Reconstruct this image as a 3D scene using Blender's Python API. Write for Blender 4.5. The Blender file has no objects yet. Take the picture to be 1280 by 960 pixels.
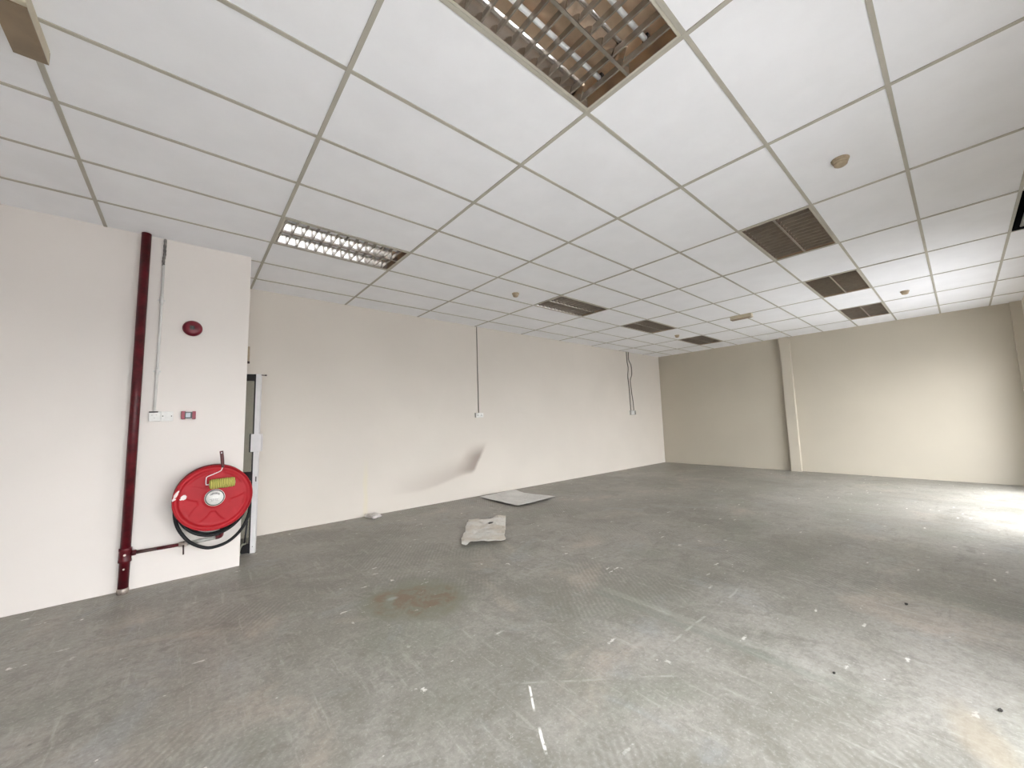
import bpy, bmesh, math, random
from mathutils import Vector, Matrix
random.seed(4)
scene = bpy.context.scene
COL = scene.collection
PI = math.pi

# ------------------------------------------------------------------ room data
ZC = 3.205            # underside of the ceiling grid
XF, YB = 11.07, 5.95  # far wall, long wall
YN, XN = 4.825, 0.455  # face and right side of the corner block
YW, XW = -0.84, -4.0   # window wall, wall behind
GX, GY, GA, GB = -0.634, 1.903, 1.2, 0.6   # ceiling grid

# ------------------------------------------------------------------ materials
class NT:
    """tiny node-graph writer"""
    def __init__(self, name):
        self.m = bpy.data.materials.new(name); self.m.use_nodes = True
        self.t = self.m.node_tree; self.t.nodes.clear()
        self.out = self.t.nodes.new('ShaderNodeOutputMaterial')
    def n(self, typ, ins=None, **kw):
        nd = self.t.nodes.new(typ)
        for k, v in kw.items(): setattr(nd, k, v)
        for k, v in (ins or {}).items():
            s = nd.inputs[k]
            if hasattr(v, 'links') or isinstance(v, bpy.types.NodeSocket): self.t.links.new(v, s)
            else: s.default_value = v
        return nd
    def math(self, op, a, b=None, c=None, clamp=False):
        d = {0: a}
        if b is not None: d[1] = b
        if c is not None: d[2] = c
        nd = self.n('ShaderNodeMath', d, operation=op); nd.use_clamp = clamp
        return nd.outputs[0]
    def pos(self): return self.n('ShaderNodeTexCoord').outputs['Object']
    def sep(self, v):
        s = self.n('ShaderNodeSeparateXYZ', {0: v}); return s.outputs[0], s.outputs[1], s.outputs[2]
    def scale(self, v, sx, sy, sz, rot=0):
        return self.n('ShaderNodeMapping', {'Vector': v, 'Scale': (sx, sy, sz), 'Rotation': (0, 0, rot)}).outputs[0]
    def noise(self, v, scale, detail=4, rough=.55, dist=0):
        return self.n('ShaderNodeTexNoise', {'Vector': v, 'Scale': scale, 'Detail': detail, 'Roughness': rough, 'Distortion': dist}).outputs['Fac']
    def step(self, x, a, b, smooth=True):
        nd = self.n('ShaderNodeMapRange', {'Value': x, 'From Min': a, 'From Max': b, 'To Min': 0., 'To Max': 1.})
        if smooth: nd.interpolation_type = 'SMOOTHSTEP'
        return nd.outputs[0]
    def mix(self, f, a, b):
        nd = self.n('ShaderNodeMix', data_type='RGBA')
        for k, v in ((0, f), (6, a), (7, b)):
            if isinstance(v, bpy.types.NodeSocket): self.t.links.new(v, nd.inputs[k])
            else: nd.inputs[k].default_value = (tuple(v) + (1,))[:4] if k else v
        return nd.outputs[2]
    def bump(self, h, strength=.2, dist=.01):
        return self.n('ShaderNodeBump', {'Height': h, 'Strength': strength, 'Distance': dist}).outputs[0]
    def done(self, col, rough=.5, metal=0., normal=None, spec=.5, **extra):
        ins = {'Base Color': col if isinstance(col, bpy.types.NodeSocket) else tuple(col) + (1,), 'Roughness': rough, 'Metallic': metal, 'Specular IOR Level': spec}
        if normal is not None: ins['Normal'] = normal
        ins.update(extra)
        b = self.n('ShaderNodeBsdfPrincipled', ins)
        self.t.links.new(b.outputs[0], self.out.inputs[0]); return self.m

def plain(name, c, rough=.5, metal=0., var=.12, vscale=9., bump=0., spec=.5, **ex):
    """a painted / plastic / metal surface with slight uneven wear"""
    g = NT(name); p = g.pos()
    f = g.noise(p, vscale, 5, .6)
    lo = [x * (1 - var) for x in c]; hi = [min(1, x * (1 + var)) for x in c]
    col = g.mix(g.step(f, .3, .7), lo, hi)
    nm = g.bump(g.noise(p, vscale * 9, 3), bump, .004) if bump else None
    return g.done(col, rough, metal, nm, spec, **ex)

def seg_mask(g, x, y, ax, ay, bx, by, w, soft=.6):
    """1 on the line a-b of half width w"""
    L = math.hypot(bx - ax, by - ay); ux, uy = (bx - ax) / L, (by - ay) / L
    dx = g.math('SUBTRACT', x, ax); dy = g.math('SUBTRACT', y, ay)
    t = g.math('ADD', g.math('MULTIPLY', dx, ux), g.math('MULTIPLY', dy, uy))
    s = g.math('ABSOLUTE', g.math('SUBTRACT', g.math('MULTIPLY', dx, uy), g.math('MULTIPLY', dy, ux)))
    m = g.step(s, w, w * (1 - soft))
    e = g.math('MULTIPLY', g.step(t, 0, .04), g.step(t, L, L - .04))
    return g.math('MULTIPLY', m, e)

def ell_mask(g, x, y, cx, cy, rx, ry, rot, lo=1.0, hi=.5):
    dx = g.math('SUBTRACT', x, cx); dy = g.math('SUBTRACT', y, cy)
    c, s = math.cos(rot), math.sin(rot)
    a = g.math('DIVIDE', g.math('ADD', g.math('MULTIPLY', dx, c), g.math('MULTIPLY', dy, s)), rx)
    b = g.math('DIVIDE', g.math('SUBTRACT', g.math('MULTIPLY', dy, c), g.math('MULTIPLY', dx, s)), ry)
    d = g.math('SQRT', g.math('ADD', g.math('MULTIPLY', a, a), g.math('MULTIPLY', b, b)))
    return d

def mat_floor():
    g = NT('worn_concrete'); p = g.pos(); x, y, z = g.sep(p)
    big = g.noise(p, .55, 5, .6, .6)
    mid = g.noise(p, 2.1, 7, .66, .8)
    fine = g.noise(p, 24, 6, .72)
    c = g.mix(g.step(big, .34, .66), (.21, .20, .168), (.325, .31, .275))
    c = g.mix(g.math('MULTIPLY', g.step(mid, .40, .66), .60), c, (.42, .40, .365))
    c = g.mix(g.math('MULTIPLY', g.step(g.noise(p, 3.4, 7, .7, 1.2), .50, .66), .55), c, (.175, .166, .138))
    c = g.mix(g.math('MULTIPLY', g.step(g.noise(p, 1.3, 4, .5, .4), .52, .70), .55), c, (.24, .25, .20))     # greenish patches
    c = g.mix(g.math('MULTIPLY', g.step(g.noise(g.scale(p, 1, 1, 1, 1.1), .9, 5, .6, 1.), .54, .70), .50), c, (.50, .42, .355))  # pinkish patches
    c = g.mix(g.math('MULTIPLY', g.step(g.noise(g.scale(p, 1, 1, 1, 2.1), 1.6, 5, .6, 1.), .56, .70), .45), c, (.33, .34, .345))  # bluish grey patches
    c = g.mix(g.math('MULTIPLY', g.step(fine, .38, .70), .50), c, (.17, .16, .135))
    c = g.mix(g.math('MULTIPLY', g.step(g.noise(p, 60, 4, .7), .50, .72), .35), c, (.56, .55, .51))
    c = g.mix(g.math('MULTIPLY', g.step(g.noise(g.scale(p, 1.6, .8, 1, .9), 6.5, 7, .7, 1.5), .54, .68), .40), c, (.42, .405, .37))
    # trowel hatch left in the screed
    hw = g.n('ShaderNodeTexWave', {'Vector': g.scale(p, 1, 1, 1, .65), 'Scale': 9., 'Distortion': 2.2, 'Detail': 2.})
    hm = g.step(g.noise(p, .8, 2), .48, .60)
    c = g.mix(g.math('MULTIPLY', g.math('MULTIPLY', hw.outputs[1], hm), .38), c, (.16, .153, .128))
    # long drag streaks in two directions
    st = g.noise(g.scale(p, 9, .8, 1, -.55), 2.2, 6, .7)
    c = g.mix(g.math('MULTIPLY', g.step(st, .56, .72), .34), c, (.56, .545, .505))
    st2 = g.noise(g.scale(p, .9, 8, 1, .35), 2.0, 6, .7)
    c = g.mix(g.math('MULTIPLY', g.step(st2, .56, .72), .36), c, (.15, .142, .115))
    # saw joints: one along Y at x=2.62, one along X at y=1.27
    wob = g.math('MULTIPLY', g.math('SUBTRACT', g.noise(p, 3, 3), .5), .06)
    jx = g.math('SUBTRACT', g.math('ADD', x, wob), 2.62)
    jy = g.math('ABSOLUTE', g.math('SUBTRACT', g.math('ADD', y, wob), 1.27))
    okx = g.math('MULTIPLY', g.step(y, 2.2, 1.9), g.step(y, .2, .9))
    c = g.mix(g.math('MULTIPLY', g.math('MULTIPLY', g.step(g.math('ABSOLUTE', jx), .05, .02), okx), .16), c, (.55, .545, .505))
    c = g.mix(g.math('MULTIPLY', g.math('MULTIPLY', g.step(g.math('ABSOLUTE', g.math('ADD', jx, .085)), .05, .015), okx), .34), c, (.21, .24, .20))
    c = g.mix(g.math('MULTIPLY', g.math('MULTIPLY', g.step(jy, .012, .003), g.math('MULTIPLY', g.step(x, 2.0, 2.2), g.step(x, 3.5, 3.2))), g.math('MULTIPLY', .38, g.step(g.noise(p, 7, 3), .42, .6))), c, (.64, .63, .59))
    # rust patch
    d = ell_mask(g, g.math('ADD', x, g.math('MULTIPLY', g.math('SUBTRACT', g.noise(p, 5, 5), .5), .35)),
                 g.math('ADD', y, g.math('MULTIPLY', g.math('SUBTRACT', g.noise(g.scale(p, 1, 1, 1, 2), 5, 5), .5), .35)), 1.42, 2.92, .37, .27, -.75)
    damp = g.step(d, 1.45, .85)
    c = g.mix(g.math('MULTIPLY', damp, .62), c, (.185, .19, .13))
    rust = g.math('MULTIPLY', g.step(d, 1.05, .7), g.step(g.noise(p, 7, 7, .75, .6), .42, .60))
    c = g.mix(g.math('MULTIPLY', rust, .80), c, (.20, .128, .083))
    d2 = ell_mask(g, x, y, 1.56, 3.19, .24, .13, -.75)
    c = g.mix(g.math('MULTIPLY', g.step(d2, 1.2, .4), .40), c, (.22, .225, .165))
    d3 = ell_mask(g, x, y, 1.29, 3.04, .05, .035, 0)
    c = g.mix(g.math('MULTIPLY', g.step(d3, 1.2, .4), .5), c, (.43, .46, .46))
    # paint drips, white chips and scuffs
    vor = g.n('ShaderNodeTexVoronoi', {'Vector': g.scale(p, 2.2, 1.5, 1, .5), 'Scale': 2.6, 'Randomness': 1.})
    cl = g.step(g.noise(p, 1.5, 3), .46, .56)
    dd = g.math('ADD', vor.outputs['Distance'], g.math('MULTIPLY', g.math('SUBTRACT', g.noise(p, 55, 4, .7), .5), .34))
    c = g.mix(g.math('MULTIPLY', g.math('MULTIPLY', g.step(dd, .080, .04), cl), .85), c, (.80, .78, .74))
    vr2 = g.n('ShaderNodeTexVoronoi', {'Vector': g.scale(p, 1.0, 4.0, 1, -.9), 'Scale': 2.4, 'Randomness': 1.})
    dd2 = g.math('ADD', vr2.outputs['Distance'], g.math('MULTIPLY', g.math('SUBTRACT', g.noise(p, 42, 4, .7), .5), .40))
    c = g.mix(g.math('MULTIPLY', g.math('MULTIPLY', g.step(dd2, .095, .05), g.step(g.noise(p, 1.1, 2), .42, .54)), .8), c, (.76, .745, .71))
    vr4 = g.n('ShaderNodeTexVoronoi', {'Vector': g.scale(p, 1.4, 3.0, 1, .3), 'Scale': 5.5, 'Randomness': 1.})
    dd4 = g.math('ADD', vr4.outputs['Distance'], g.math('MULTIPLY', g.math('SUBTRACT', g.noise(p, 70, 3), .5), .3))
    c = g.mix(g.math('MULTIPLY', g.math('MULTIPLY', g.step(dd4, .075, .03), g.step(g.noise(p, 2.3, 3), .50, .60)), .75), c, (.74, .72, .68))
    vr3 = g.n('ShaderNodeTexVoronoi', {'Vector': p, 'Scale': 3.3, 'Randomness': 1.})
    c = g.mix(g.math('MULTIPLY', g.step(vr3.outputs['Distance'], .03, .015), .6), c, (.12, .11, .10))
    for (a, b, q, r, w) in ((1.42, 1.60, 1.30, 1.43, .0075), (1.262, 1.362, 1.175, 1.225, .0085)):
        m = seg_mask(g, g.math('ADD', x, g.math('MULTIPLY', wob, .4)), y, a, b, q, r, w)
        c = g.mix(g.math('MULTIPLY', m, g.step(g.noise(p, 20, 2), .36, .50)), c, (.92, .90, .86))
    m = seg_mask(g, g.math('ADD', x, wob), y, 1.30, 1.69, 2.05, 1.09, .010)
    c = g.mix(g.math('MULTIPLY', m, g.math('MULTIPLY', .3, g.step(g.noise(p, 6, 3), .45, .6))), c, (.62, .61, .57))
    # yellow-brown old spill near the right edge
    d4 = ell_mask(g, g.math('ADD', x, g.math('MULTIPLY', g.math('SUBTRACT', g.noise(p, 6, 4), .5), .4)), y, 2.55, .07, .30, .10, .3)
    c = g.mix(g.math('MULTIPLY', g.step(d4, 1.2, .3), .4), c, (.36, .29, .19))
    rough = g.math('ADD', .46, g.math('MULTIPLY', g.math('SUBTRACT', mid, .5), .45), clamp=True)
    h = g.math('ADD', g.math('MULTIPLY', mid, .6), g.math('MULTIPLY', fine, .12))
    return g.done(c, rough, 0, g.bump(h, .18, .02), .5)

def mat_wall(name, base, marks=False):
    g = NT(name); p = g.pos(); x, y, z = g.sep(p)
    f = g.noise(p, .9, 4, .5); c = g.mix(g.step(f, .3, .7), [v * .975 for v in base], [min(1, v * 1.02) for v in base])
    if marks:
        # darker brownish patch with a sharp right edge, fading left, plus a low band
        wx = g.math('ADD', x, g.math('MULTIPLY', g.math('SUBTRACT', g.noise(p, 4, 3), .5), .08))
        edge = g.math('SUBTRACT', 4.40, g.math('MULTIPLY', g.math('SUBTRACT', .95, z), .62))
        inside = g.math('SUBTRACT', edge, wx)
        right = g.step(inside, -.03, .07)
        fade = g.step(inside, .52, .05)
        zz = g.math('MULTIPLY', g.step(z, .40, .52), g.step(z, 1.02, .70))
        c = g.mix(g.math('MULTIPLY', g.math('MULTIPLY', right, fade), g.math('MULTIPLY', zz, .85)), c, (.27, .21, .175))
        lowedge = g.math('ADD', .235, g.math('MULTIPLY', g.step(wx, 2.9, 4.15), .20))
        band = g.math('MULTIPLY', g.step(g.math('SUBTRACT', z, lowedge), -.02, .05), g.step(g.math('SUBTRACT', z, lowedge), .42, .05))
        band = g.math('MULTIPLY', band, g.math('MULTIPLY', g.step(x, 2.2, 3.6), g.step(inside, -.02, .1)))
        c = g.mix(g.math('MULTIPLY', band, .45), c, (.40, .34, .30))
        # thin yellow drip
        dx = g.math('ABSOLUTE', g.math('SUBTRACT', wx, 2.10))
        c = g.mix(g.math('MULTIPLY', g.math('MULTIPLY', g.step(dx, .05, .01), g.step(z, .95, .5)), .30), c, (.72, .66, .42))
        c = g.mix(g.math('MULTIPLY', g.step(g.noise(p, 14, 2), .78, .82), .35), c, (.5, .45, .4))
    return g.done(c, .55, 0, g.bump(g.noise(p, 60, 3), .05, .003), .3)

M = {}
M['floor'] = mat_floor()
M['wall'] = mat_wall('cream_wall_paint', (.775, .727, .685))
M['wall_end'] = mat_wall('end_wall_tone', (.51, .468, .388))  # darker, yellower base shared by end wall, pilaster and corner column
M['wall_long_dimmed'] = mat_wall('cream_wall_dimmed_marked', (.68, .63, .57), True)  # base darker than the block's: part of this wall's shading is in the colour
M['tile'] = plain('ceiling_tile_board', (.905, .91, .935), .9, 0, .02, 3, .04, .1)
M['tee'] = plain('ceiling_tee_enamel', (.45, .425, .365), .5, 0, .06, 4)
M['red_pipe'] = plain('dark_red_pipe_paint', (.080, .005, .009), .40, 0, .40, 14, .03, .35)
M['brown_pipe'] = plain('rust_brown_pipe', (.045, .018, .016), .5, 0, .4, 22)
M['grey_pipe'] = plain('galvanised_pipe', (.42, .42, .39), .42, .3, .15, 22)
M['bare'] = plain('worn_bare_metal', (.42, .36, .32), .45, .6, .3, 30)
M['bell'] = plain('bell_red', (.16, .006, .018), .35, 0, .15, 30)
M['grey_label'] = plain('bell_grey_badge', (.06, .058, .055), .5)
M['white_plastic'] = plain('white_plastic', (.76, .75, .72), .4, 0, .05, 20)
M['conduit'] = plain('conduit_off_white', (.68, .67, .65), .5, 0, .06, 8)
M['grime'] = plain('conduit_dirty_grey', (.15, .14, .13), .8, 0, .45, 18)
M['dark'] = plain('black_plastic', (.012, .012, .014), .4)
M['dark_gap'] = plain('plate_dark_gap', (.03, .03, .03), .7)
M['red_plastic'] = plain('red_plastic', (.27, .015, .040), .4)
M['call_glass'] = plain('call_point_pane', (.22, .25, .28), .15)
M['hose'] = plain('black_rubber_hose', (.008, .008, .009), .5, 0, .3, 30, spec=.25)
M['drum_in'] = plain('drum_dark_red', (.20, .008, .010), .4)
M['door_white'] = plain('door_white_powder_coat', (.70, .69, .70), .35, 0, .04, 9)
M['door_black'] = plain('door_black_gasket', (.008, .008, .010), .35)
M['vent_black'] = plain('vent_frame_black', (.006, .006, .007), .9, spec=0.)
M['cable'] = plain('grey_cable', (.20, .185, .16), .6)
M['socket_grey'] = plain('dusty_socket_plate', (.50, .48, .45), .5)
M['beige'] = plain('aged_beige_plastic', (.40, .32, .22), .45, 0, .12, 40)
M['cream_box'] = plain('aged_cream_plastic', (.56, .50, .38), .5, 0, .08, 15)
M['tan_lens'] = plain('tan_diffuser', (.23, .165, .10), .38, 0, .14, 6)
M['roller_handle'] = plain('brown_handle', (.10, .022, .022), .5)
M['wire'] = plain('white_coated_wire', (.75, .70, .70), .35, .2)
M['alu_blade'] = plain('louvre_aluminium', (.40, .36, .31), .38, .75, .08, 12)
M['alu_mirror'] = plain('mirror_aluminium', (.80, .78, .76), .14, 1., .05, 8)
M['alu_pan'] = plain('tarnished_pan', (.62, .47, .34), .33, .85, .12, 6)
M['light_frame'] = plain('light_frame_enamel', (.55, .52, .44), .5, 0, .05, 6)
M['tube'] = plain('unlit_tube_glass', (.80, .80, .80), .25)
M['lampholder'] = plain('lampholder_dark', (.02, .02, .025), .5)
M['vent_grey'] = plain('grey_grille', (.33, .33, .29), .5)
M['alu_frame'] = plain('window_frame_grey', (.32, .32, .32), .4, .5)
M['pave'] = plain('outside_pavement', (.36, .355, .35), .85, 0, .12, .7)
M['debris'] = plain('dark_grit', (.035, .03, .028), .7)
M['pivot'] = plain('greenish_metal', (.33, .34, .27), .35, .6, .25, 30)

g = NT('drum_red'); p = g.pos(); x, y, z = g.sep(p)
f = g.noise(p, 7, 4); c = g.mix(g.step(f, .3, .7), (.36, .012, .018), (.43, .016, .024))
wb = g.math('MULTIPLY', g.math('SUBTRACT', g.noise(p, 28, 3), .5), .03)
for (cx, cz, rx, rz, ro) in ((-.268, .060, .034, .011, 1.1), (-.215, .035, .021, .017, .4), (-.222, .018, .023, .010, .2), (-.285, .02, .013, .01, 0)):
    dd = ell_mask(g, g.math('ADD', x, wb), g.math('ADD', z, wb), cx, cz, rx, rz, ro)
    c = g.mix(g.step(dd, 1.15, .9), c, (.80, .74, .72))
sc_ = g.noise(g.scale(p, 3, 1, 22), 6, 4, .7)
c = g.mix(g.math('MULTIPLY', g.step(sc_, .70, .76), .35), c, (.62, .25, .24))
M['drum'] = g.done(c, .45, 0, None, .2)

g = NT('roller_fleece'); p = g.pos(); x, y, z = g.sep(p)
st = g.n('ShaderNodeTexWave', {'Vector': g.scale(p, 1, 1, -.45), 'Scale': 24., 'Distortion': 3., 'Detail': 2.}).outputs[1]
c = g.mix(g.step(st, .30, .72), (.27, .27, .055), (.62, .55, .17))
c = g.mix(g.math('MULTIPLY', g.step(g.noise(p, 30, 3), .62, .7), .7), c, (.10, .11, .02))
M['fleece'] = g.done(c, .95, 0, g.bump(g.noise(p, 160, 3), .7, .01), .1)

def sheet_mat(name, base, dirt, dark):
    g = NT(name); p = g.pos()
    c = g.mix(g.step(g.noise(p, 3.2, 5, .6, .4), .40, .66), base, dirt)
    c = g.mix(g.math('MULTIPLY', g.step(g.noise(g.scale(p, 1, 3, 1, .8), 7, 5, .7), .60, .74), .6), c, dark)
    return g.done(c, .45, 0, g.bump(g.noise(p, 13, 6, .65, .8), .9, .04), .5)
M['sheet_a'] = sheet_mat('crumpled_sheet', (.78, .76, .71), (.66, .60, .51), (.32, .30, .27))
M['sheet_b'] = sheet_mat('flat_sheet', (.78, .77, .75), (.70, .69, .67), (.46, .45, .44))
g = NT('clear_plastic_scrap'); p = g.pos()
M['scrap'] = g.done(g.mix(g.step(g.noise(p, 30, 3), .4, .6), (.78, .74, .71), (.60, .56, .54)), .3, 0, g.bump(g.noise(p, 40, 3), .4, .01), .6, **{'Transmission Weight': .05})

def glass_mat(name, tint, refl=.10):
    g = NT(name)
    fc = g.n('ShaderNodeLayerWeight', {'Blend': .5}).outputs['Facing']
    fr = g.math('ADD', .04, g.math('MULTIPLY', g.math('POWER', fc, 5.), .9))
    tr = g.n('ShaderNodeBsdfTransparent', {'Color': tint + (1,)}); gl = g.n('ShaderNodeBsdfGlossy', {'Color': (.9, .9, .9, 1), 'Roughness': .02})
    mx = g.n('ShaderNodeMixShader', {0: fr, 1: tr.outputs[0], 2: gl.outputs[0]})
    g.t.links.new(mx.outputs[0], g.out.inputs[0]); return g.m
M['glass'] = glass_mat('window_glass', (.95, .95, .95))
M['door_glass'] = glass_mat('grey_tinted_glass', (.66, .67, .64))

# ------------------------------------------------------------------ mesh helpers
def box(bm, x0, x1, y0, y1, z0, z1, bev=0., mi=0):
    r = bmesh.ops.create_cube(bm, size=1.)
    vs = r['verts']
    for v in vs:
        v.co = Vector(((x0 + x1) / 2 + v.co.x * (x1 - x0), (y0 + y1) / 2 + v.co.y * (y1 - y0), (z0 + z1) / 2 + v.co.z * (z1 - z0)))
    fs = set(f for v in vs for f in v.link_faces)
    for f in fs: f.material_index = mi
    if bev > 0:
        es = list(set(e for v in vs for e in v.link_edges))
        bmesh.ops.bevel(bm, geom=es, offset=bev, segments=2, affect='EDGES', profile=.6)
    return vs

def tube(bm, pts, r, seg=12, cap=True, closed=False):
    pts = [Vector(p) for p in pts]; n = len(pts); rings = []
    rad = r if isinstance(r, (list, tuple)) else [r] * n
    up = None
    for i, p in enumerate(pts):
        if closed: t = (pts[(i + 1) % n] - pts[i - 1])
        else: t = pts[min(i + 1, n - 1)] - pts[max(i - 1, 0)]
        t.normalize()
        if up is None:
            a = Vector((0, 0, 1)) if abs(t.z) < .9 else Vector((1, 0, 0))
            up = (a - t * a.dot(t)).normalized()
        else:
            up = (up - t * up.dot(t)).normalized()
        b = t.cross(up)
        rings.append([bm.verts.new(p + (up * math.cos(2 * PI * k / seg) + b * math.sin(2 * PI * k / seg)) * rad[i]) for k in range(seg)])
    m = n if closed else n - 1
    for i in range(m):
        A, B = rings[i], rings[(i + 1) % n]
        for k in range(seg):
            f = bm.faces.new((A[k], A[(k + 1) % seg], B[(k + 1) % seg], B[k])); f.smooth = True
    if cap and not closed:
        bm.faces.new(list(reversed(rings[0]))); bm.faces.new(rings[-1])
    return rings

def lathe(bm, prof, seg=32, axis='z', origin=(0, 0, 0), cap=True):
    """prof: (radius, height) pairs"""
    O = Vector(origin); rings = []
    for (r, h) in prof:
        ring = []
        for k in range(seg):
            a = 2 * PI * k / seg; c, s = math.cos(a) * r, math.sin(a) * r
            v = {'z': (c, s, h), 'y': (c, h, s), 'x': (h, c, s)}[axis]
            ring.append(bm.verts.new(O + Vector(v)))
        rings.append(ring)
    for A, B in zip(rings, rings[1:]):
        for k in range(seg):
            f = bm.faces.new((A[k], A[(k + 1) % seg], B[(k + 1) % seg], B[k])); f.smooth = True
    if cap:
        bm.faces.new(rings[0]); bm.faces.new(rings[-1])

def arc(cx, cz, rx, rz, a0, a1, n, y):
    return [(cx + rx * math.cos(math.radians(a0 + (a1 - a0) * i / (n - 1))), y, cz + rz * math.sin(math.radians(a0 + (a1 - a0) * i / (n - 1)))) for i in range(n)]

def spline(pts, n=8):
    """Catmull-Rom through the points"""
    P = [Vector(p) for p in pts]; out = []
    for i in range(len(P) - 1):
        a, b, c, d = P[max(i - 1, 0)], P[i], P[i + 1], P[min(i + 2, len(P) - 1)]
        for k in range(n):
            t = k / n
            out.append(.5 * ((2 * b) + (c - a) * t + (2 * a - 5 * b + 4 * c - d) * t * t + (3 * b - a - 3 * c + d) * t ** 3))
    out.append(P[-1]); return out

def obj(name, bm, mats, parent=None, smooth_angle=None, loc=None):
    bmesh.ops.recalc_face_normals(bm, faces=bm.faces)
    me = bpy.data.meshes.new(name); bm.to_mesh(me); bm.free()
    for m in (mats if isinstance(mats, (list, tuple)) else [mats]): me.materials.append(m)
    o = bpy.data.objects.new(name, me); COL.objects.link(o)
    if parent is not None: o.parent = parent
    if loc is not None: o.location = loc
    return o

def thing(name, label, cat, loc=(0, 0, 0), group=None):
    o = bpy.data.objects.new(name, None); COL.objects.link(o); o.location = loc
    o.empty_display_size = .1
    o['label'] = label; o['category'] = cat
    if group: o['group'] = group
    return o

def tag(o, label, cat, group=None):
    o['label'] = label; o['category'] = cat
    if group: o['group'] = group
    return o

def structure(name, bm, mats, label=None, cat=None):
    o = obj(name, bm, mats); o['kind'] = 'structure'
    if label: o['label'] = label
    if cat: o['category'] = cat
    return o

def dup(root, loc, label=None):
    r = root.copy(); COL.objects.link(r); r.location = loc
    if label: r['label'] = label
    for ch in list(root.children):
        c = ch.copy(); COL.objects.link(c); c.parent = r
        for gch in list(ch.children):
            d = gch.copy(); COL.objects.link(d); d.parent = c
    return r
NEW = bmesh.new

# ------------------------------------------------------------------ the room
bm = NEW(); box(bm, XW - .2, XF + .2, YW - .25, YB + .2, -.2, 0)
structure('floor', bm, M['floor'], 'bare worn grey concrete floor with white paint specks and a rust stain', 'floor')
bm = NEW(); box(bm, XN, XF + .2, YB, YB + .2, 0, 3.6)
structure('wall_left', bm, M['wall_long_dimmed'], 'long cream wall with two wall boxes fed by cables from the ceiling', 'wall')
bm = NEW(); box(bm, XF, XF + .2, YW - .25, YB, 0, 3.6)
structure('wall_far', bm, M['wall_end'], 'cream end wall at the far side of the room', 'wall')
bm = NEW(); box(bm, XW - .2, XN, YN, YB + .2, 0, 3.6, .004)
structure('wall_front_left', bm, M['wall'], 'cream wall block at left that carries the red riser pipe', 'wall')
bm = NEW(); box(bm, XW - .2, XW, YW - .25, YN, 0, 3.6)
structure('wall_behind', bm, M['wall'], 'cream wall behind the viewer', 'wall')
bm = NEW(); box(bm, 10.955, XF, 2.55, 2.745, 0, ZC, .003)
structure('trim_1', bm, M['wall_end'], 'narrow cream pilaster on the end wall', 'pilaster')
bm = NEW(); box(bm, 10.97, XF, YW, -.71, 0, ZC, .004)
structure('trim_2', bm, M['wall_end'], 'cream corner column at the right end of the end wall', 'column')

# window wall on the right: piers, header and full-height glazing
OPEN = [(-1.2, 3.05, .05, 2.2), (6.65, 10.3, .0, 2.5)]
bm = NEW()
xs = [XW - .2] + [v for o_ in OPEN for v in o_[:2]] + [XF + .2]
for i in range(0, len(xs), 2): box(bm, xs[i], xs[i + 1], YW - .2, YW, 0, 3.6)
for (a, b, SILL, HEAD) in OPEN:
    box(bm, a, b, YW - .2, YW, HEAD, 3.6)
    if SILL > 0: box(bm, a, b, YW - .2, YW, 0, SILL)
structure('wall_right', bm, M['wall'], 'window wall on the right, outside the picture', 'wall')
for i, (a, b, SILL, HEAD) in enumerate(OPEN):
    bm = NEW(); n = max(2, round((b - a) / 1.45)); w = .05
    box(bm, a, b, YW - .13, YW - .07, SILL, SILL + w); box(bm, a, b, YW - .13, YW - .07, HEAD - w, HEAD)
    for k in range(n + 1):
        xc = a + w / 2 + (b - a - w) * k / n; box(bm, xc - w / 2, xc + w / 2, YW - .13, YW - .07, SILL + w, HEAD - w)
    fr = structure('window_%d' % (i + 1), bm, M['alu_frame'], 'grey framed shop window on the right', 'window')
    bm = NEW()
    for k in range(n):
        x0 = a + w + (b - a - w) * k / n; x1 = a + (b - a - w) * (k + 1) / n
        box(bm, x0, x1, YW - .103, YW - .097, SILL + w, HEAD - w)
    obj('glass_pane', bm, M['glass'], fr)
bm = NEW(); box(bm, -60, 70, -60, YW - .25, -.3, -.05)
structure('pavement', bm, M['pave'], 'grey pavement outside the windows', 'pavement')

# ceiling: lay-in tiles with the light fittings left open, and the tee grid a few millimetres lower
LIGHTS = [(1, 3), (4, 3), (6, 3), (8, 3), (1, -2), (4, -2), (6, -2), (8, -2)]
VENT = (5, -5)
holes = set(LIGHTS) | {VENT}
bm = NEW()
for a in range(-4, 11):
    for b in range(-7, 8):
        if (a, b) in holes: continue
        x0, x1 = max(GX + GA * a, XW - .1), min(GX + GA * (a + 1), XF + .1)
        y0, y1 = max(GY + GB * b, YW - .15), min(GY + GB * (b + 1), YB + .1)
        if x1 - x0 < .01 or y1 - y0 < .01: continue
        dz = ZC + .006 + random.uniform(-.0012, .0015)
        box(bm, x0 + .001, x1 - .001, y0 + .001, y1 - .001, dz, dz + .015)
ceil_o = structure('ceiling', bm, M['tile'], 'suspended ceiling of white lay-in tiles in a beige tee grid', 'ceiling')
bm = NEW()
for a in range(-3, 10): box(bm, GX + GA * a - .012, GX + GA * a + .012, YW, YB, ZC, ZC + .03)
for b in range(-6, 7):
    y = GY + GB * b
    if y < YW: continue
    for a in range(-4, 10):
        x0, x1 = max(GX + GA * a + .012, XW), min(GX + GA * (a + 1) - .012, XF)
        if x1 > x0: box(bm, x0, x1, y - .011, y + .011, ZC + .0006, ZC + .03)
obj('ceiling_grid', bm, M['tee'], ceil_o)
bm = NEW(); box(bm, XW - .2, XF + .2, YW - .25, YB + .2, 3.6, 3.75)
structure('ceiling_slab', bm, M['tile'], 'concrete slab hidden above the suspended ceiling', 'ceiling')

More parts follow.
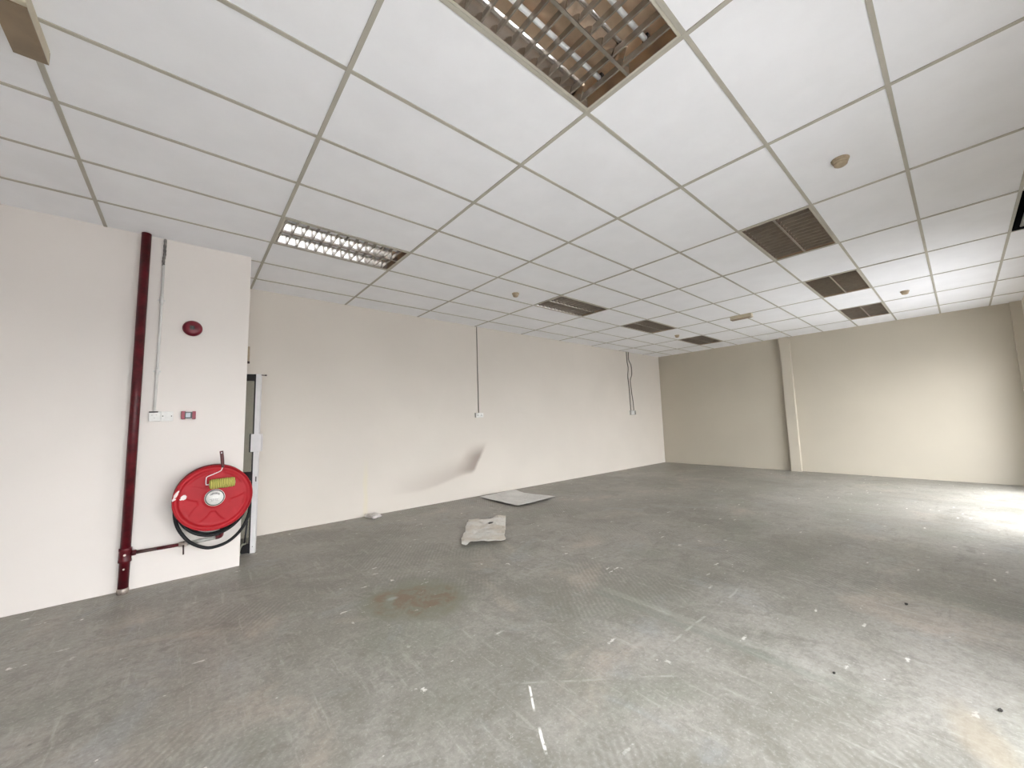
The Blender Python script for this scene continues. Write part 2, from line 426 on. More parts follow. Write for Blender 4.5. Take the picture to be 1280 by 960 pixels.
# ------------------------------------------------------------------ light fittings
def make_light(label, loc):
    t = thing('ceiling_light', label, 'ceiling light', loc, 'recessed louvre lights in the ceiling')
    HX, HY, D = .586, .286, .095
    bm = NEW()     # housing: shallow open box with a flange
    box(bm, -HX, HX, -HY, HY, D, D + .004)
    for s in (-1, 1):
        box(bm, -HX, HX, s * HY - .002, s * HY + .002, .0, D)
        box(bm, s * HX - .002, s * HX + .002, -HY, HY, .0, D)
        box(bm, -HX, HX, *sorted((s * HY, s * (HY - .012))), .000, .003)
        box(bm, *sorted((s * HX, s * (HX - .012))), -HY, HY, .000, .003)
    obj('housing', bm, M['light_frame'], t)
    for s in (-1, 1):
        yc = s * .141
        prof = [(.131, .003)]; ANG = (75, 73, 71, 70, 68, 67, 65, 63, 54, 41)
        for al in ANG:
            prof.append((prof[-1][0] - .0092 * math.cos(math.radians(al)), prof[-1][1] + .0092 * math.sin(math.radians(al))))
        bm = NEW(); box(bm, -.574, .574, yc - .131, yc + .131, .086, .089)
        pan = obj('back_pan', bm, M['alu_pan'], t)
        for sd in (-1, 1):
            bm = NEW()
            ra = [[bm.verts.new((xx, yc + sd * w, h)) for (w, h) in prof] for xx in (-.572, .505)]
            for k in range(len(prof) - 1):
                f = bm.faces.new((ra[0][k], ra[0][k + 1], ra[1][k + 1], ra[1][k])); f.smooth = True
            obj('side_reflector', bm, M['alu_mirror'], pan)
        for e in (-1, 1):
            bm = NEW(); box(bm, e * .5755 - .001, e * .5755 + .001, yc - .131, yc + .131, .004, .086); obj('end_plate', bm, M['alu_pan'], pan)
        bm = NEW(); tube(bm, [(-.548, yc, .058), (.515, yc, .058)], .013, 14)
        tb = obj('fluorescent_tube', bm, M['tube'], t)
        for (e0, e1) in ((-.572, -.548), (.515, .542)):
            bm = NEW(); box(bm, e0, e1, yc - .017, yc + .017, .030, .086, .004); obj('lampholder', bm, M['lampholder'], tb)
        # louvre: cross blades with a wide foot, tied by a thin wire rail
        bm = NEW()
        for k in range(13):
            xx = -.560 + 1.070 * k / 12
            v = [bm.verts.new((xx + dx, yc + dy, h)) for (dx, h, wy) in ((-.0045, .003, .130), (.0045, .003, .130), (.001, .042, .114), (-.001, .042, .114)) for dy in (-wy, wy)]
            for q in ((0, 1, 3, 2), (2, 3, 5, 4), (4, 5, 7, 6), (6, 7, 1, 0), (0, 2, 4, 6), (1, 7, 5, 3)): bm.faces.new([v[i] for i in q])
        obj('louvre_blades', bm, M['alu_blade'], t)
        bm = NEW(); box(bm, -.574, .574, *sorted((s * .2725, s * .2745)), .001, .04); obj('louvre_rail', bm, M['alu_blade'], t)
    bm = NEW(); box(bm, -.574, .574, -.0085, .0085, .001, .045)
    obj('louvre_spine', bm, M['alu_blade'], t)
    return t
def cell(a, b): return (GX + GA * (a + .5), GY + GB * (b + .5), ZC + .001)
LL = {(1, 3): 'recessed louvre light nearest the left wall block, bright mirror reflectors showing',
      (4, 3): 'second louvre light along the long left wall, just beyond the first detector cap',
      (6, 3): 'third louvre light along the long left wall, just before the tiny far detector cap',
      (8, 3): 'farthest louvre light along the left wall, nearest the room corner',
      (1, -2): 'large recessed louvre light at the top edge of the photo, two white tubes visible',
      (4, -2): 'brown-looking louvre light second in the right-hand row, nearest after the large one',
      (6, -2): 'third louvre light in the right-hand row, plain dark tan, between the second and the last',
      (8, -2): 'last louvre light in the right-hand row, closest to the end wall'}
L0 = make_light(LL[(1, 3)], cell(1, 3))
for ab in LIGHTS[1:]: dup(L0, cell(*ab), LL[ab])

# dark-framed fitting at the right edge
cx, cz = cell(*VENT)[0], cell(*VENT)[2]; cy = -.655
t = thing('ceiling_vent', 'black framed grey ceiling panel cut by the right edge of the photo', 'vent', (cx, cy, cz))
bm = NEW()
for s in (-1, 1):
    box(bm, -.587, .587, *sorted((s * .142, s * .100)), 0, .05, .002); box(bm, *sorted((s * .587, s * .535)), -.101, .101, 0, .05, .002)
obj('frame', bm, M['vent_black'], t)
bm = NEW()
for k in range(5): box(bm, -.535, .535, -.098 + .0395 * k, -.098 + .0395 * k + .031, .011, .018)
box(bm, -.54, .54, -.105, .105, .0175, .04)
obj('grille', bm, M['vent_grey'], t)

# ------------------------------------------------------------------ detectors
def make_detector(label, loc):
    t = thing('smoke_detector', label, 'smoke detector', loc, 'beige detector caps on the ceiling')
    bm = NEW(); lathe(bm, [(.001, 0), (.052, 0), (.054, -.004), (.052, -.011), (.046, -.014), (.001, -.014)], 32, cap=False)
    obj('mounting_base', bm, M['beige'], t)
    bm = NEW(); lathe(bm, [(.044, -.013), (.047, -.020), (.045, -.026), (.040, -.028), (.040, -.031), (.041, -.034), (.038, -.045), (.028, -.053), (.012, -.057), (.001, -.057)], 32, cap=False)
    obj('sensor_head', bm, M['beige'], t)
    return t
D0 = make_detector('beige detector cap on the bright ceiling near the viewer, largest of the four', (3.575, .41, ZC + .005))
for lb, lo in (('small beige detector cap beside the second left-hand louvre light', (3.56, 4.04, ZC + .005)),
               ('tiny beige detector cap before the farthest left-hand louvre light', (8.44, 4.05, ZC + .005)),
               ('beige detector cap right of the dark right-hand lights, near the end wall', (8.45, .41, ZC + .005))):
    dup(D0, lo, lb)

# ------------------------------------------------------------------ emergency light boxes on the grid lines
def make_emergency(label, loc, body_mat):
    t = thing('ceiling_emergency_light', label, 'emergency light', loc, 'surface boxes on the ceiling')
    bm = NEW(); vs = box(bm, -.054, .054, -.175, .175, -.062, .0065, .003)
    obj('body', bm, M['cream_box'], t)
    bm = NEW(); box(bm, -.0535, .0535, -.150, .1765, -.068, -.0615, .002); obj('diffuser', bm, M['tan_lens'], t)
    bm = NEW(); box(bm, -.0545, .0545, .1755, .1785, -.066, -.002, .0008); obj('end_cap', bm, M['beige'], t)
    return t
E0 = make_emergency('tan and cream box light cut by the top left corner of the photo', (-.636, 2.522, ZC), None)
dup(E0, (7.80, 2.50, ZC), 'small tan box light far off in the middle of the ceiling')

# ------------------------------------------------------------------ riser pipe
t = thing('fire_riser_pipe', 'dark red vertical water pipe with a low branch to the hose reel', 'pipe', (-.362, 4.762, 0))
bm = NEW(); tube(bm, [(0, 0, .04), (0, 0, 3.2)], .0345, 24); obj('riser', bm, M['red_pipe'], t)
bm = NEW(); lathe(bm, [(.039, 0), (.040, .03), (.0365, .045)], 24); obj('floor_sleeve', bm, M['bare'], t)
bm = NEW(); lathe(bm, [(.036, .255), (.043, .258), (.043, .275), (.0405, .280), (.0405, .350), (.043, .355), (.043, .372), (.036, .375)], 24); tube(bm, [(.03, 0, .322), (.068, 0, .322)], .022, 18); obj('tee_fitting', bm, M['red_pipe'], t)
for (y0, y1, zz, r_) in ((-.0385, -.046, .322, .009), (-.033, -.040, .205, .007)):
    bm = NEW(); tube(bm, [(0, y0, zz), (0, y1, zz)], r_, 10); obj('test_plug', bm, M['bare'], t)
bm = NEW(); tube(bm, [(.06, 0, .322), (.20, 0, .322)], .0145, 16); br = obj('branch_pipe', bm, M['brown_pipe'], t)
bm = NEW(); tube(bm, [(.20, 0, .322), (.355, 0, .322)], .0150, 16); obj('red_branch_section', bm, M['red_pipe'], br)
bm = NEW(); lathe(bm, [(.016, .345), (.021, .347), (.022, .372), (.026, .376), (.026, .392), (.020, .396), (.016, .41)], 18, 'x', (0, 0, .322)); v_ = obj('stop_valve', bm, M['bare'], t)
bm = NEW(); tube(bm, [(.380, -.01, .322), (.380, -.03, .31), (.382, -.034, .235)], .0065, 10); obj('lever', bm, M['brown_pipe'], v_)
bm = NEW(); tube(bm, [(.40, 0, .322), (.628, 0, .330)], .0165, 16); obj('grey_branch_section', bm, M['grey_pipe'], br)
bm = NEW(); tube(bm, spline([(.612, 0, .330), (.640, 0, .332), (.656, -.008, .346), (.660, -.012, .385), (.660, -.012, .42)], 5), .0175, 16); obj('red_elbow', bm, M['red_pipe'], br)

# ------------------------------------------------------------------ conduit and plates on the block
t = thing('wall_conduit', 'thin off-white conduit running down from the ceiling beside the red pipe', 'conduit', (-.238, YN, 0))
bm = NEW(); tube(bm, [(0, -.011, 1.55), (.003, -.011, 2.4), (.002, -.011, 2.945)], .0105, 12); obj('conduit_tube', bm, M['conduit'], t)
bm = NEW(); pts = spline([(.002, -.010, 2.93), (-.001, -.010, 2.99), (.004, -.010, 3.05), (.003, -.010, 3.12), (.003, -.010, 3.205)], 5)
tube(bm, pts, [.0085 + .0035 * math.sin(i * 1.1) ** 2 for i in range(len(pts))], 10)
obj('bare_grimy_end', bm, M['grime'], t)
for zz in (2.60, 1.92):
    bm = NEW(); tube(bm, [(.0025, -.011, zz - .035), (.0025, -.011, zz + .035)], .0145, 14); box(bm, -.024, .029, -.004, 0, zz - .008, zz + .008, .001)
    obj('coupler', bm, M['conduit'], t)

def plate(name, label, x0, x1, z0, z1, cat='socket'):
    return thing(name, label, cat, ((x0 + x1) / 2, YN, (z0 + z1) / 2))
t = plate('wall_socket', 'older off-white wall plate under the conduit with a dark gap along its top', -.273, -.192, 1.453, 1.549)
bm = NEW(); box(bm, -.041, .041, -.030, 0, -.045, .045, .003); obj('back_box', bm, M['conduit'], t)
bm = NEW(); box(bm, -.037, .039, -.037, -.030, -.045, .034, .003); fp = obj('face_plate', bm, M['white_plastic'], t); fp.rotation_euler = (0, math.radians(-4), 0)
bm = NEW(); box(bm, -.040, .022, -.0335, -.0300, .034, .0455); obj('dark_gap', bm, M['dark_gap'], t)
for (a, b) in ((-.018, .012), (.012, .012), (-.002, -.016)):
    bm = NEW(); box(bm, a - .005, a + .005, -.0385, -.0368, b - .003, b + .003); obj('pin_slot', bm, M['socket_grey'], fp)
t = plate('wall_switch', 'clean white wall plate between the old plate and the red call point', -.190, -.104, 1.455, 1.546, 'switch')
bm = NEW(); box(bm, -.042, .042, -.030, 0, -.044, .044, .003); obj('back_box', bm, M['conduit'], t)
bm = NEW(); box(bm, -.043, .043, -.038, -.030, -.045, .045, .003); obj('face_plate', bm, M['white_plastic'], t)
for s in (-1, 1):
    bm = NEW(); lathe(bm, [(.0045, -.0395), (.0045, -.037)], 10, 'y', (s * .030, 0, .002)); obj('fixing_screw', bm, M['dark_gap'], t)
bm = NEW(); box(bm, -.012, .012, -.041, -.0375, -.016, .018, .0015); obj('rocker', bm, M['white_plastic'], t)

t = thing('fire_call_point', 'small red fire call point with a grey centre pane right of the white plates', 'call point', (.005, YN, 1.509))
bm = NEW(); box(bm, -.053, .053, -.035, 0, -.038, .038, .004); obj('case', bm, M['red_plastic'], t)
bm = NEW(); box(bm, -.028, .028, -.0385, -.035, -.031, .031, .001); obj('dark_bezel', bm, M['dark'], t)
bm = NEW(); box(bm, -.021, .014, -.0405, -.0384, -.020, .022, .001); obj('grey_pane', bm, M['call_glass'], t)
for z0 in (.0315, -.0375):
    bm = NEW(); box(bm, -.022, .026, -.037, -.0345, z0, z0 + .006); obj('pale_strip', bm, M['conduit'], t)

t = thing('fire_bell', 'round dark red fire alarm bell high on the left wall block', 'alarm bell', (0, YN, 2.358))
bm = NEW(); lathe(bm, [(.036, 0), (.036, -.022)], 28, 'y'); obj('backplate', bm, M['dark'], t)
bm = NEW(); lathe(bm, [(.074, -.014), (.0765, -.018), (.0765, -.024), (.073, -.033), (.064, -.043), (.050, -.050), (.030, -.054), (.001, -.055)], 44, 'y', cap=False); gong = obj('gong', bm, M['bell'], t)
bm = NEW(); box(bm, -.020, .016, -.0562, -.0525, -.017, .020, .0008); lathe(bm, [(.008, -.054), (.008, -.062), (.004, -.064)], 16, 'y', (.001, 0, .002)); obj('centre_badge', bm, M['grey_label'], gong)

# ------------------------------------------------------------------ hose reel
RX, RZ = .218, .738
t = thing('hose_reel', 'red drum fire hose reel with black hose hanging below it on the wall block', 'hose reel', (RX, YN, RZ))
def disc(bm, y0, r_out, emboss, front):
    """polar dished disc; emboss presses trapezoid fields into it"""
    nr, na = 46, 180; rings = []
    s = -1 if front else 1
    for i in range(nr + 1):
        r = r_out * i / nr if i else .0005
        q = r / r_out; h0 = 0
        if q > .955: h0 = .016 * math.sqrt(max(0, 1 - ((q - .978) / .022) ** 2)) if q < 1.0001 else 0
        elif q > .875: h0 = -.004
        elif q > .845: h0 = -.004 + .010 * (1 - (q - .845) / .03)
        elif q > .30: h0 = .006
        elif q > .27: h0 = .010
        else: h0 = .010
        ring = []
        for k in range(na):
            a = 2 * PI * k / na; h = h0
            if emboss and .40 < q < .80:
                for c in range(5):
                    d = (a - (math.radians(-92) + c * 2 * PI / 5) + PI) % (2 * PI) - PI
                    wdt = math.radians(9 + 17 * (q - .40) / .40)
                    ed = min((q - .40) / .035, (.80 - q) / .035, (wdt - abs(d)) / math.radians(2.5), 1)
                    if ed > 0: h = h0 - .0045 * ed
            ring.append(bm.verts.new((r * math.cos(a), y0 + s * h, r * math.sin(a))))
        rings.append(ring)
    for A, B in zip(rings, rings[1:]):
        for k in range(na):
            f = bm.faces.new((A[k], A[(k + 1) % na], B[(k + 1) % na], B[k])); f.smooth = True
    bm.faces.new(rings[0])
    # rolled lip behind the edge
    back = [bm.verts.new((v.co.x * .995, y0 - s * .018, v.co.z * .995)) for v in rings[-1]]
    for k in range(na):
        f = bm.faces.new((rings[-1][k], rings[-1][(k + 1) % na], back[(k + 1) % na], back[k])); f.smooth = True
bm = NEW(); disc(bm, -.262, .297, True, True); fl = obj('front_flange', bm, M['drum'], t)
bm = NEW(); disc(bm, -.110, .297, False, False); obj('back_flange', bm, M['drum_in'], t)
bm = NEW(); lathe(bm, [(.15, -.258), (.15, -.112)], 40, 'y'); obj('core', bm, M['drum_in'], t)
bm = NEW(); lathe(bm, [(.035, -.115), (.035, -.02), (.085, -.018), (.085, 0)], 28, 'y'); obj('wall_bracket', bm, M['drum_in'], t)
bm = NEW()      # hose wound on the core: one helix, three layers
pts = []
for q, rr_ in enumerate((.165, .194, .223)):
    for i in range(6 * 44):
        k = i / 44 if q % 2 == 0 else 6 - i / 44
        pts.append((rr_ * math.cos(2 * PI * i / 44), -.242 + .0195 * k, rr_ * math.sin(2 * PI * i / 44)))
tube(bm, pts, .0105, 8); obj('hose_winding', bm, M['hose'], t)
for (rx, rz, y) in ((.275, .345, -.215), (.262, .337, -.185)):      # two slack turns drooping under the drum
    bm = NEW(); tube(bm, [(rx * math.cos(math.radians(a)), y, rz * math.sin(math.radians(a))) for a in range(180, 361, 5)], .0135, 12); obj('slack_hose', bm, M['hose'], t)
bm = NEW()
P = [(-.262, -.165, .02), (-.272, -.165, -.06), (-.268, -.165, -.16), (-.235, -.165, -.27), (-.16, -.165, -.385), (-.06, -.165, -.455), (.02, -.165, -.470), (.12, -.165, -.445), (.205, -.165, -.375), (.258, -.165, -.285), (.285, -.165, -.19), (.285, -.165, -.08), (.262, -.17, .02)]
tube(bm, spline(P, 6), .0142, 14); obj('hanging_hose', bm, M['hose'], t)
bm = NEW(); lathe(bm, [(.001, -.2765), (.076, -.2765), (.076, -.268)], 48, 'y', (.004, 0, 0), cap=False); lab = obj('round_label', bm, M['white_plastic'], t)
bm = NEW()
lathe(bm, [(.0720, -.2764), (.0720, -.2776), (.0645, -.2776), (.0645, -.2764)], 48, 'y', (.004, 0, 0), cap=False)
for k in range(9):      # worn lettering: a bold arched line, unreadable in the photo
    a = math.radians(138 - 12 * k); r = .043
    x0, z0 = .004 + r * math.cos(a), .006 + .75 * r * math.sin(a)
    h, w = .0140, .0075
    box(bm, x0 - w / 2, x0 - w / 2 + .0034, -.2778, -.2768, z0 - h / 2, z0 + h / 2)
    if k % 3 != 1: box(bm, x0 - w / 2, x0 + w / 2, -.2778, -.2768, z0 + h / 2 - .002, z0 + h / 2)
    if k % 2: box(bm, x0 - w / 2, x0 + w / 2, -.2778, -.2768, z0 - .001, z0 + .001)
    if k % 3: box(bm, x0 + w / 2 - .0018, x0 + w / 2, -.2778, -.2768, z0 - h / 2, z0 + h / 2)
for (zz, n, x1) in ((-.012, 7, .036), (-.020, 5, .026), (-.028, 6, .028)):
    for k in range(n):
        x0 = -x1 + 2 * x1 * k / n; box(bm, x0 + .004, x0 + .004 + x1 * random.uniform(.6, 1.4) / n, -.2778, -.2768, zz - .0016, zz + .0016)
obj('label_print', bm, M['grey_label'], lab)

# ------------------------------------------------------------------ paint roller hung on the drum
YR = 4.502
t = thing('paint_roller', 'paint roller with yellow-green sleeve hanging on the front of the red drum', 'paint roller', (.26, YR, .84))
def L_(x, z, y=0.): return (x - .26, y, z - .84)
bm = NEW()
hp = spline([L_(.268, 1.012), L_(.265, 1.05), L_(.259, 1.11), L_(.252, 1.165)], 4)
tube(bm, hp, [.0105 + .004 * min(1, i / 6) for i in range(len(hp))], 14)
h_ = obj('handle', bm, M['roller_handle'], t)
bm = NEW(); lathe(bm, [(.0055, -.0155), (.0055, -.012)], 14, 'y', L_(.2535, 1.148)); obj('hanging_hole', bm, M['conduit'], h_)
bm = NEW(); tube(bm, spline([L_(.266, 1.02), L_(.262, .998), L_(.250, .980), L_(.200, .957), L_(.158, .938), L_(.151, .920), L_(.151, .876), L_(.158, .867), L_(.20, .868)], 6), .0038, 10); obj('wire_frame', bm, M['wire'], t)
bm = NEW(); A = Vector(L_(.176, .866)); B = Vector(L_(.364, .873)); dr = (B - A).normalized()
n = 16; pts = [A + (B - A) * i / n for i in range(n + 1)]
tube(bm, pts, [.038] + [.044 + random.uniform(-.0015, .0015) for _ in range(n - 1)] + [.038], 22); obj('sleeve', bm, M['fleece'], t)
bm = NEW(); tube(bm, [A - dr * .006, A + dr * .004], .012, 14); obj('end_cap', bm, M['beige'], t)
bm = NEW(); tube(bm, [B - dr * .004, B + dr * .004], .016, 14); obj('end_cap', bm, M['beige'], t)

# ------------------------------------------------------------------ glass door leaf standing open behind the block
door = bpy.data.objects.new('door_1', None); COL.objects.link(door); door['kind'] = 'structure'
door['label'] = 'narrow black framed glass door panel with a white edge post beside the wall block'; door['category'] = 'door'
door.location = (.628, 5.185, 0); door.rotation_euler = (0, 0, math.radians(-22))
DH = 1.985     # local: the panel runs along -X from the white post to the block
def part(nm, mat, *bx, bev=.002):
    bm = NEW(); box(bm, *bx, bev); return obj(nm, bm, M[mat], door)
part('white_post', 'door_white', -.047, 0, -.020, .026, .004, DH)
part('lock_stile', 'door_black', -.063, -.047, -.016, .022, .006, DH - .002)
part('hinge_stile', 'door_black', -.186, -.172, -.012, .018, .006, DH - .002)
for nm, z0, z1 in (('top_rail', DH - .078, DH - .002), ('middle_rail', .79, .885), ('bottom_rail', .008, .11)):
    part(nm, 'door_black', -.172, -.063, -.012, .018, z0, z1)
part('upper_pane', 'door_glass', -.172, -.063, 0, .006, .885, DH - .078, bev=0)
part('lower_pane', 'door_glass', -.172, -.063, 0, .006, .11, .79, bev=0)
part('lock_case', 'door_white', -.072, .028, -.034, .030, 1.105, 1.302)
part('lock_cover', 'dark', -.088, -.072, -.030, .026, 1.100, 1.305)
part('edge_bolt', 'dark', -.018, -.008, -.022, -.019, .775, .830, bev=0)
bm = NEW(); lathe(bm, [(.004, -.0215), (.004, -.019)], 10, 'y', (-.024, 0, .075)); obj('edge_screw', bm, M['dark'], door)
bm = NEW(); tube(bm, [(-.006, .006, DH - .010), (.034, .004, DH - .012), (.035, .004, DH - .012), (.052, .003, DH - .013)], [.005, .005, .008, .008], 10); obj('top_pivot', bm, M['brown_pipe'], door)
bm = NEW()
tube(bm, spline([(-.150, -.030, .012), (-.140, -.030, .060), (-.118, -.028, .105), (-.085, -.026, .118)], 5), [.013] * 6 + [.010] * 10, 12)
lathe(bm, [(.022, .001), (.022, .018), (.012, .026)], 14, 'z', (-.150, -.030, 0))
obj('floor_pivot', bm, M['pivot'], door)
bm = NEW(); tube(bm, [(-.098, -.026, .110), (-.078, -.026, .36)], .010, 12); obj('closer_rod', bm, M['door_black'], door)
t = thing('push_button_box', 'small beige box peeking out behind the edge of the wall block', 'switch', (.535, YB, 2.315))
bm = NEW(); box(bm, -.045, .045, -.05, .003, -.11, .11, .004); obj('case', bm, M['beige'], t)
bm = NEW(); box(bm, -.042, .046, -.053, -.050, -.115, -.085, .001); obj('bottom_clip', bm, M['brown_pipe'], t)

# ------------------------------------------------------------------ cables and boxes on the long wall
t = thing('wall_socket', 'grey double socket on the long wall at the end of a single straight cable', 'socket', (4.21, YB, 1.495))
bm = NEW(); box(bm, -.085, .085, -.032, 0, -.043, .043, .004); obj('back_box', bm, M['socket_grey'], t)
bm = NEW(); box(bm, -.080, .088, -.040, -.032, -.042, .040, .003); fp = obj('face_plate', bm, M['white_plastic'], t)
for s in (-1, 1):
    for (a, b) in ((-.012, -.01), (.012, -.01), (0, .012)):
        bm = NEW(); box(bm, s * .040 + a - .004, s * .040 + a + .004, -.0415, -.0398, b - .006, b + .006); obj('pin_slot', bm, M['dark_gap'], fp)
bm = NEW(); tube(bm, spline([(4.200, YB - .009, ZC), (4.203, YB - .009, 2.6), (4.208, YB - .009, 2.0), (4.210, YB - .012, 1.53)], 8), .0085, 10)
tag(obj('wall_cable', bm, M['cable']), 'single straight grey cable running down the long wall to the double socket', 'cable')
t = thing('junction_box', 'pale open wall box under two wavy cables near the far corner', 'wall box', (9.44, YB, 1.505))
bm = NEW(); s_ = .062
for a in (-1, 1):
    box(bm, *sorted((a * .125, a * .108)), -.045, 0, -s_, s_, .002); box(bm, -.108, .108, -.045, 0, *sorted((a * s_, a * (s_ - .012))), .002)
obj('rim', bm, M['socket_grey'], t)
bm = NEW(); box(bm, -.108, .108, -.012, .002, -.05, .05); obj('inner_plate', bm, M['conduit'], t)
bm = NEW(); tube(bm, spline([(9.30, YB - .012, ZC), (9.31, YB - .012, 2.95), (9.35, YB - .012, 2.75), (9.31, YB - .012, 2.52), (9.335, YB - .012, 2.25), (9.35, YB - .012, 1.9), (9.36, YB - .014, 1.56)], 8), .011, 10)
tag(obj('wall_cable', bm, M['cable']), 'left one of the two wavy grey cables above the pale wall box', 'cable')
bm = NEW(); tube(bm, spline([(9.40, YB - .014, ZC), (9.40, YB - .014, 2.98), (9.49, YB - .02, 2.83), (9.50, YB - .018, 2.58), (9.42, YB - .014, 2.40), (9.455, YB - .014, 2.05), (9.50, YB - .014, 1.75), (9.505, YB - .014, 1.56)], 8), .011, 10)
tag(obj('wall_cable', bm, M['cable']), 'right one of the two wavy grey cables, bulging outwards near the ceiling', 'cable')

# ------------------------------------------------------------------ sheets and scraps on the floor
def sheet(name, outline, mat, label, cat, h0, amp, seed, cuts=5, hole=None, curl=None):
    rnd = random.Random(seed)
    bm = NEW(); n = len(outline)
    xs_ = [p[0] for p in outline]; ys_ = [p[1] for p in outline]
    cx, cy = sum(xs_) / n, sum(ys_) / n
    def inside(x, y):
        r = False; j = n - 1
        for i in range(n):
            xi, yi = outline[i]; xj, yj = outline[j]
            if (yi > y) != (yj > y) and x < (xj - xi) * (y - yi) / (yj - yi) + xi: r = not r
            j = i
        return r
    # dense outline + inner points, filled by fan rings towards the centre
    dense = []
    for i in range(n):
        a, b = Vector(outline[i]), Vector(outline[(i + 1) % n]); k = max(2, int((b - a).length / .025))
        dense += [a + (b - a) * j / k for j in range(k)]
    ph = [rnd.uniform(0, 6.28) for _ in range(8)]
    def hgt(x, y):
        v = sum(math.sin((x * math.cos(ph[k]) + y * math.sin(ph[k])) * (9 + 7 * k) + ph[k] * 3) / (1 + .22 * k) for k in range(7))
        z = h0 + amp * (.5 + .25 * v)
        if curl: z += curl(x, y)
        return max(z, .004)
    R = 26; rings = []
    for q in range(R):
        f = 1 - q / R
        rings.append([bm.verts.new((cx + (p.x - cx) * f, cy + (p.y - cy) * f, 0)) for p in dense])
    c0 = bm.verts.new((cx, cy, 0))
    for A, B in zip(rings, rings[1:]):
        for k in range(len(dense)): bm.faces.new((A[k], A[(k + 1) % len(dense)], B[(k + 1) % len(dense)], B[k]))
    A = rings[-1]
    for k in range(len(dense)): bm.faces.new((A[k], A[(k + 1) % len(dense)], c0))
    if hole:
        kill = [f for f in bm.faces if (f.calc_center_median().xy - Vector(hole[0])).length < hole[1]]
        bmesh.ops.delete(bm, geom=kill, context='FACES')
    for v in bm.verts: v.co.z = hgt(v.co.x, v.co.y)
    for f in bm.faces: f.smooth = True
    o = obj(name, bm, mat); m = o.modifiers.new('thickness', 'SOLIDIFY'); m.thickness = .003; m.offset = -1
    return tag(o, label, cat)
o1 = [(3.055, 4.586), (3.15, 4.50), (3.251, 4.44), (3.37, 4.38), (3.48, 4.30), (3.25, 4.03), (3.097, 3.838), (2.93, 3.66), (2.805, 3.477), (2.70, 3.53), (2.60, 3.569), (2.496, 3.665), (2.42, 3.655), (2.378, 3.648), (2.345, 3.681), (2.50, 3.93), (2.684, 4.122), (2.80, 4.30)]
sheet('crumpled_sheet', o1, M['sheet_a'], 'crumpled dirty grey-white sheet lying flat in the middle of the floor', 'sheet', .005, .034, 3, hole=((3.125, 4.19), .035),
      curl=lambda x, y: .020 * max(0, 1 - abs((x - 2.55) * .75 + (y - 3.60) * .66) / .16) * (1 if x > 2.42 else .3))
o2 = [(4.05, 5.74), (4.50, 5.785), (4.90, 5.835), (4.945, 5.77), (4.88, 5.58), (4.84, 5.415), (4.92, 5.05), (4.99, 4.76), (4.52, 4.73), (4.06, 4.69), (4.05, 5.036), (4.06, 5.30), (4.06, 5.547)]
sheet('flat_sheet', o2, M['sheet_b'], 'flat pale grey sheet on the floor close to the long wall', 'sheet', .024, .004, 9)
bm = NEW(); rnd = random.Random(2)
bmesh.ops.create_icosphere(bm, subdivisions=3, radius=1)
for v in bm.verts:
    c_ = v.co.copy(); k = 1 + .16 * math.sin(c_.x * 5 + 1) * math.cos(c_.y * 4) + .1 * math.sin(c_.z * 9 + c_.x * 3)
    v.co = Vector((c_.x * .085 * k, c_.y * .115 * k, max(-.0, .03 + c_.z * .035 * k)))
    v.co += Vector((2.165, 5.755, .002))
for f in bm.faces: f.smooth = True
bmesh.ops.create_icosphere(bm, subdivisions=2, radius=.045, matrix=Matrix.Translation((2.10, 5.87, .028)) @ Matrix.Diagonal((1, 1.5, .6, 1)))
tag(obj('plastic_scrap', bm, M['scrap']), 'crushed clear plastic scrap against the foot of the long wall', 'scrap')
def chip(x, y, s, lb):
    bm = NEW(); bmesh.ops.create_icosphere(bm, subdivisions=1, radius=1)
    for v in bm.verts: v.co = Vector((x + v.co.x * s * random.uniform(.8, 1.3), y + v.co.y * s * .6 * random.uniform(.7, 1.2), s * .35 + v.co.z * s * .35))
    tag(obj('debris_chip', bm, M['debris']), lb, 'debris', 'dark chips on the floor')
chip(3.912, .381, .018, 'small dark chip on the shaded strip of floor at the right')
chip(2.853, .013, .014, 'small dark chip on the floor nearest the lower right corner')
chip(2.641, .561, .011, 'tiny dark chip on the pale floor between the other two')

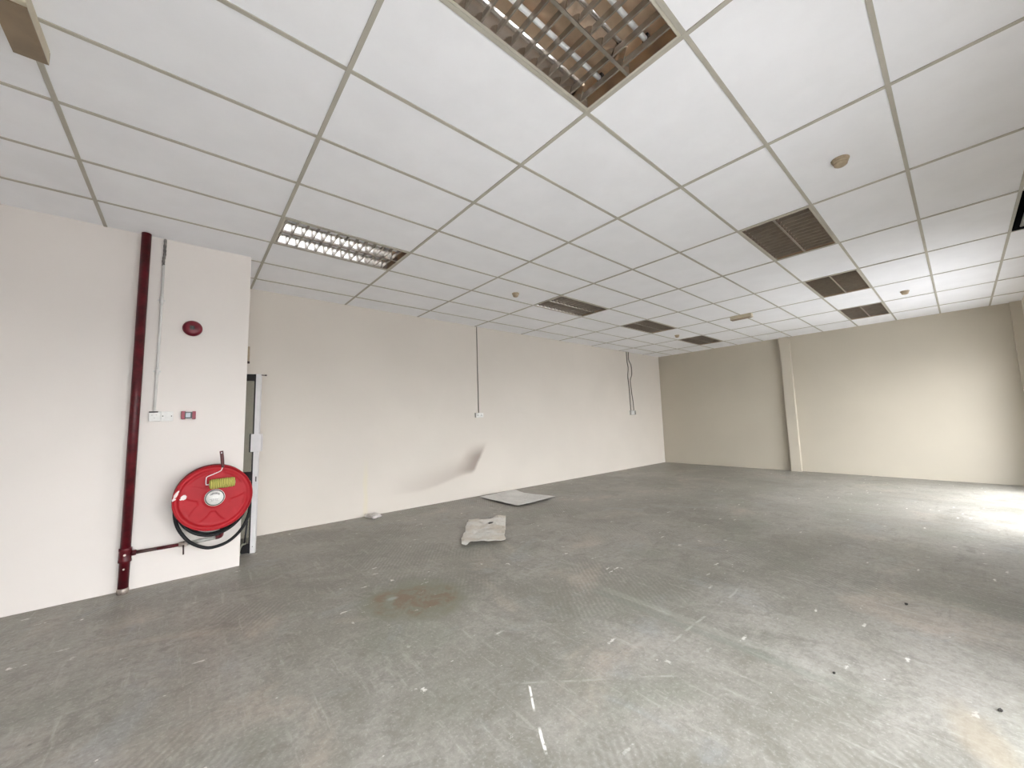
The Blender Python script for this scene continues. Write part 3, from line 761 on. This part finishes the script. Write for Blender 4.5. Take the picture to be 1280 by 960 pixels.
# ------------------------------------------------------------------ daylight
w = bpy.data.worlds.new('overcast_sky'); scene.world = w; w.use_nodes = True
nt = w.node_tree; nt.nodes.clear()
out = nt.nodes.new('ShaderNodeOutputWorld'); bg = nt.nodes.new('ShaderNodeBackground')
tc = nt.nodes.new('ShaderNodeTexCoord'); sp = nt.nodes.new('ShaderNodeSeparateXYZ'); mr = nt.nodes.new('ShaderNodeMapRange'); mx = nt.nodes.new('ShaderNodeMix'); mx.data_type = 'RGBA'
nt.links.new(tc.outputs['Generated'], sp.inputs[0]); nt.links.new(sp.outputs[2], mr.inputs[0])
mr.inputs[1].default_value = -.05; mr.inputs[2].default_value = .9
nt.links.new(mr.outputs[0], mx.inputs[0]); mx.inputs[6].default_value = (.985, .993, 1, 1); mx.inputs[7].default_value = (.93, .97, 1.03, 1)
nt.links.new(mx.outputs[2], bg.inputs[0]); bg.inputs[1].default_value = 7.2
nt.links.new(bg.outputs[0], out.inputs[0])

# hazy high sun: falls only on a strip of floor just inside the windows
sl = bpy.data.lights.new('sun', 'SUN'); sl.energy = 1.5; sl.angle = math.radians(10); sl.color = (1, .98, .95)
so = bpy.data.objects.new('sun', sl); COL.objects.link(so); so.location = (4, -8, 12)
so.rotation_euler = Vector((0, math.cos(math.radians(68)), -math.sin(math.radians(68)))).to_track_quat('-Z', 'Y').to_euler()

# ------------------------------------------------------------------ camera
cam = bpy.data.cameras.new('camera'); co = bpy.data.objects.new('camera', cam); COL.objects.link(co)
cam.sensor_width = 36; cam.lens = 476.135 / 1280 * 36; cam.clip_start = .02
r = Vector((0.7626412354387343, -0.6462008242047457, -0.028334445566983866))
u = Vector((-0.041154516279698614, -0.0921939313437377, 0.9948902375705422))
f = Vector((0.6455111554406051, 0.7575782295053716, 0.09690497603963083))
mw = Matrix((( r.x, u.x, -f.x, 0), (r.y, u.y, -f.y, 0), (r.z, u.z, -f.z, 1.365), (0, 0, 0, 1)))
co.matrix_world = mw
scene.camera = co

vs = scene.view_settings
scene.display_settings.display_device = 'sRGB'
vs.view_transform = 'Standard'; vs.look = 'None'; vs.gamma = 1; vs.use_curve_mapping = False
vs.exposure = 1.07
scene.cycles.max_bounces = 12; scene.cycles.diffuse_bounces = 8; scene.cycles.glossy_bounces = 4
scene.cycles.use_denoising = True
